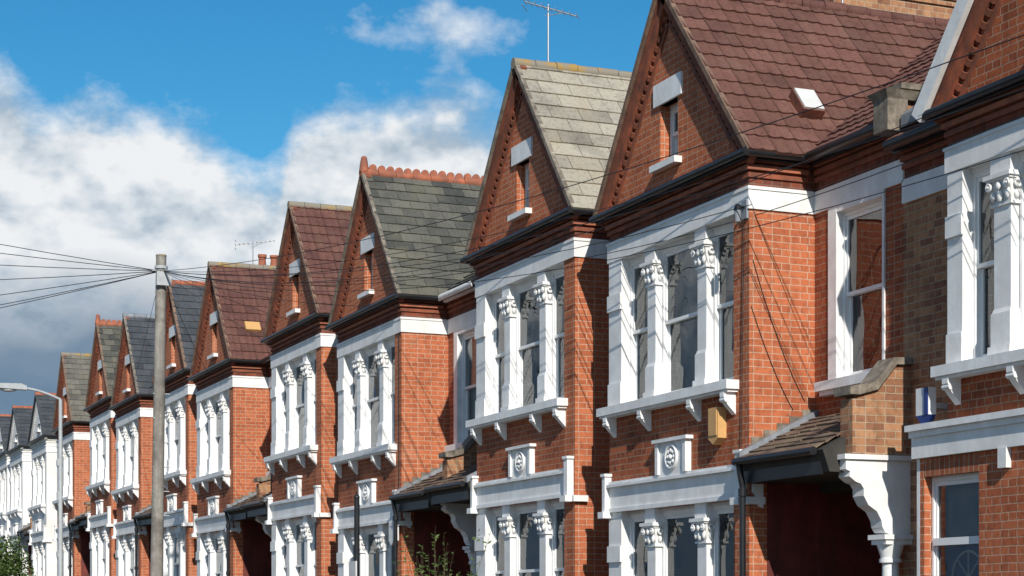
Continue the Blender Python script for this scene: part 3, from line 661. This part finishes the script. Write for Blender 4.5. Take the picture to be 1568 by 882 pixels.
e=empty('wire_bracket',(9.93,17.5,5.9)); mb.build('bracket',e)

lx,ly=8.0,50.8; lg=gz(ly); lt=7.25
mb=MB(); mb.cyl((lx,ly,lg-.2),(lx,ly,lg+1.3),.10,.09,'steel_grey',12); mb.cyl((lx,ly,lg+1.3),(lx,ly,lt),.065,.05,'steel_grey',12)
pr=Vector((lx,ly,lt))
for i in range(1,7):
    t=i/6; p=Vector((lx-.95*t,ly,lt+.26*math.sin(t*1.5))); mb.cyl(pr,p,.035,.035,'steel_grey',8); pr=p
hx=pr.x; hz=pr.z
mb.prism_y([(hx+.05,hz+.05),(hx-.1,hz+.11),(hx-.65,hz+.10),(hx-.78,hz+.02),(hx-.7,hz-.03),(hx+.05,hz-.05)],ly-.14,ly+.14,'steel_grey')
mb.ball((hx-.42,ly,hz-.03),.2,'curtain_white',12,1.2,.6,.45)
e=empty('street_lamp',(lx,ly,lg)); mb.build('lamp',e)
sx,sy=8.05,25.0; mb=MB(); mb.cyl((sx,sy,gz(sy)-.2),(sx,sy,3.2),.04,.04,G,12); mb.ball((sx,sy,3.2),.045,G,8); mb.box(sx-.07,sx-.05,sy-.16,sy+.16,1.9,2.3,'curtain_white'); mb.box(sx-.05,sx,sy-.02,sy+.02,2.0,2.15,'steel_grey')
e=empty('parking_sign',(sx,sy,gz(sy))); mb.build('post',e)

def sheet(name,x0,x1,off,mat,us):
    mb=MB(); vs=[];fs=[]
    for u in us: vs+=[(x0,u,gz(u)+off),(x1,u,gz(u)+off)]
    for i in range(len(us)-1): fs.append((2*i,2*i+1,2*i+3,2*i+2))
    mb.shared(vs,fs,mat); return mb.build(name)
us=[-1500,-60]+list(range(-50,121,10))+[1500]
sheet('ground',-1500,1500,-.16,'ground_soil',us)
us2=list(range(-60,121,10))
sheet('road',.9,6.0,-.12,'asphalt',us2)
def slab(name,x0,x1,mat):
    mb=MB()
    for i in range(len(us2)-1):
        a,b=us2[i],us2[i+1]
        mb.shared([(x0,a,gz(a)-.2),(x1,a,gz(a)-.2),(x1,a,gz(a)),(x0,a,gz(a)),(x0,b,gz(b)-.2),(x1,b,gz(b)-.2),(x1,b,gz(b)),(x0,b,gz(b))],[(3,2,6,7),(0,3,7,4),(1,5,6,2)],mat)
    return mb.build(name)
slab('pavement',6.15,8.15,'paving'); slab('kerb',6.0,6.148,'kerb_stone'); slab('pavement',-1.5,.75,'paving'); slab('kerb',.752,.9,'kerb_stone')
mb=MB()
for u in range(-40,110,6):
    mb.shared([(3.4,u,gz(u)-.116),(3.5,u,gz(u)-.116),(3.5,u+2,gz(u+2)-.116),(3.4,u+2,gz(u+2)-.116)],[(0,1,2,3)],'road_paint')
mb.build('road_markings')
mb=MB()
for u in range(10,100,2):
    mb.box(8.17,8.39,u,u+1.995,gz(u)-.4,gz(u)+.75,'brick_red'); mb.box(8.13,8.43,u,u+1.995,gz(u)+.75,gz(u)+.82,'stone_cap')
mb.build('garden_wall')

def leafblob(mb,c,rx,ry,rz,n,s):
    for i in range(n):
        while True:
            p=Vector((random.uniform(-1,1),random.uniform(-1,1),random.uniform(-1,1)))
            if .3<p.length<1+.12*math.sin(p.x*9+c[0])*math.cos(p.y*7): break
        q=Vector((c[0]+p.x*rx,c[1]+p.y*ry,c[2]+p.z*rz))
        a=Vector((random.uniform(-1,1),random.uniform(-1,1),random.uniform(-.6,.6))).normalized(); b=a.cross(Vector((random.uniform(-1,1),random.uniform(-1,1),random.uniform(-1,1)))).normalized()
        k=s*random.uniform(.6,1.3)
        mb.face([q-a*k,q-b*k*.5,q+a*k,q+b*k*.5],'leaf')
mb=MB()
for i in range(16):
    leafblob(mb,(7.2+random.uniform(-1.2,.9),62+random.uniform(-2.5,2.5),gz(62)+1.6+random.uniform(-.5,.8)),.7,.8,.65,900,.06)
for i in range(5): mb.cyl((7.2,62,gz(62)),(7.2+random.uniform(-.8,.8),62+random.uniform(-1,1),gz(62)+1.8),.05,.02,'twig',6)
e=empty('hedge_bush',(7.2,62,gz(62))); mb.build('foliage',e)
mb=MB(); c=Vector((8.9,24.2,gz(24)))
for i in range(34):
    a=random.uniform(0,6.28); sp=random.uniform(.2,1.1); h=random.uniform(1.6,2.65)
    tip=c+Vector((math.cos(a)*sp*.6,math.sin(a)*sp*1.3,h)); pr=c.copy()
    for k in range(1,9):
        t=k/8; p=c.lerp(tip,t); p.x+=.06*math.sin(t*4+i); p.y+=.08*math.sin(t*3+i*2)
        mb.cyl(pr,p,.010*(1.2-t),.010*(1.1-t),'twig',5,False)
        if t>.35:
            for q in range(6):
                L=pr.lerp(p,random.random()); d=Vector((random.uniform(-1,1),random.uniform(-1,1),random.uniform(-.2,1))).normalized()
                s=d.cross(Vector((random.uniform(-1,1),random.uniform(-1,1),.3))).normalized(); k_=random.uniform(.02,.045)
                mb.face([L,L+d*k_+s*k_*.35,L+d*k_*2,L+d*k_-s*k_*.35],'leaf')
        pr=p
e=empty('garden_shrub',c); mb.build('foliage',e)

# ------------------------------------------------------------ sun & sky
D=Vector((.25*.86,.97*.86,-.53)).normalized()
sd=bpy.data.lights.new('sun','SUN'); sd.energy=5.0; sd.angle=math.radians(.5); sd.color=(1,.95,.87)
so=bpy.data.objects.new('sun',sd); so.rotation_euler=D.to_track_quat('-Z','Y').to_euler(); S.collection.objects.link(so)
w=bpy.data.worlds.new('World'); S.world=w; w.use_nodes=True; nt=w.node_tree; nt.nodes.clear()
w.cycles.sampling_method='MANUAL'; w.cycles.sample_map_resolution=512
out=N(nt,'ShaderNodeOutputWorld'); sky=N(nt,'ShaderNodeTexSky',sky_type='NISHITA'); sky.sun_disc=False
sky.sun_elevation=math.radians(32); sky.sun_rotation=math.atan2(-D.x,-D.y)
sky.air_density=1.0; sky.dust_density=.3; sky.ozone_density=2.0
hs=N(nt,'ShaderNodeHueSaturation'); hs.inputs['Saturation'].default_value=1.4; hs.inputs['Value'].default_value=1.0
nt.links.new(sky.outputs[0],hs.inputs['Color'])
skyc=mix(nt,1.0,hs.outputs[0],(.072,.114,.110),'MULTIPLY')
tc=N(nt,'ShaderNodeTexCoord'); sep=N(nt,'ShaderNodeSeparateXYZ'); nt.links.new(tc.outputs['Generated'],sep.inputs[0])
az=math_(nt,'MULTIPLY',math_(nt,'ARCTAN2',sep.outputs[0],sep.outputs[1]),57.2958)
hyp=math_(nt,'SQRT',math_(nt,'ADD',math_(nt,'MULTIPLY',sep.outputs[0],sep.outputs[0]),math_(nt,'MULTIPLY',sep.outputs[1],sep.outputs[1])))
el=math_(nt,'DIVIDE',sep.outputs[2],math_(nt,'MAXIMUM',hyp,.001))
t=math_(nt,'DIVIDE',math_(nt,'SUBTRACT',az,5.0),35.0,True)
fc=N(nt,'ShaderNodeFloatCurve'); cv=fc.mapping.curves[0]
pts=[(0,.72),(.063,.71),(.095,.68),(.144,.675),(.227,.655),(.272,.615),(.293,.61),(.315,.675),(.375,.70),(.455,.715),(.51,.68),(.571,.6),(.75,.5),(1,.55)]
cv.points[0].location=pts[0]; cv.points[1].location=pts[-1]
for p in pts[1:-1]: cv.points.new(*p)
fc.mapping.update(); nt.links.new(t,fc.inputs['Value'])
bd=math_(nt,'MULTIPLY',fc.outputs[0],.4)
dens=math_(nt,'DIVIDE',math_(nt,'SUBTRACT',bd,el),.010)
dens=math_(nt,'MAXIMUM',math_(nt,'MINIMUM',dens,5.0),-4.0)
bx=math_(nt,'DIVIDE',math_(nt,'SUBTRACT',az,19.9),2.3); by=math_(nt,'DIVIDE',math_(nt,'SUBTRACT',el,.317),.017)
r2=math_(nt,'SQRT',math_(nt,'ADD',math_(nt,'MULTIPLY',bx,bx),math_(nt,'MULTIPLY',by,by)))
blob=math_(nt,'MULTIPLY',math_(nt,'SUBTRACT',1.0,r2),1.5)
dens=math_(nt,'MAXIMUM',dens,blob)
mp=N(nt,'ShaderNodeMapping'); mp.inputs['Scale'].default_value=(1,1,1.5); nt.links.new(tc.outputs['Generated'],mp.inputs[0])
n1=noise(nt,mp.outputs[0],14,7,.6); n2=noise(nt,mp.outputs[0],7,4,.55)
mp2=N(nt,'ShaderNodeMapping'); mp2.inputs['Location'].default_value=(.0,0,.02); mp2.inputs['Scale'].default_value=(1,1,1.5); nt.links.new(tc.outputs['Generated'],mp2.inputs[0])
n1b=noise(nt,mp2.outputs[0],14,4,.6)
amp=math_(nt,'MULTIPLY',math_(nt,'SUBTRACT',n1,.5),10.0)
dd=math_(nt,'ADD',dens,amp)
cov=ramp(nt,math_(nt,'MULTIPLY',math_(nt,'ADD',dd,.1),.38,True),[(0,0.0),(.35,.3),(1,1.0)])
relief=math_(nt,'MULTIPLY',math_(nt,'SUBTRACT',n1,n1b),4.5)
sh=math_(nt,'ADD',math_(nt,'ADD',math_(nt,'MULTIPLY',math_(nt,'SUBTRACT',n2,.5),1.8),relief),.66,True)
ccol=ramp(nt,sh,[(0,(.42,.51,.60)),(.5,(.66,.72,.78)),(1,(.86,.88,.90))])
low=math_(nt,'DIVIDE',math_(nt,'SUBTRACT',math_(nt,'ADD',.177,math_(nt,'MULTIPLY',math_(nt,'SUBTRACT',n2,.5),.10)),el),.05,True)
ccol=mix(nt,math_(nt,'MULTIPLY',low,.9),ccol,(.12,.21,.32))
fin=mix(nt,cov,skyc,ccol)
bg=N(nt,'ShaderNodeBackground'); nt.links.new(fin,bg.inputs[0]); bg.inputs[1].default_value=1.0; nt.links.new(bg.outputs[0],out.inputs[0])

cd=bpy.data.cameras.new('camera'); co=bpy.data.objects.new('camera',cd); S.collection.objects.link(co)
co.location=(0,0,1.65); co.rotation_euler=(math.radians(90),0,math.radians(-22.63))
cd.sensor_width=36; cd.lens=2840/1568*36; cd.shift_y=489/1568; cd.clip_end=5000; cd.clip_start=.1
S.camera=co
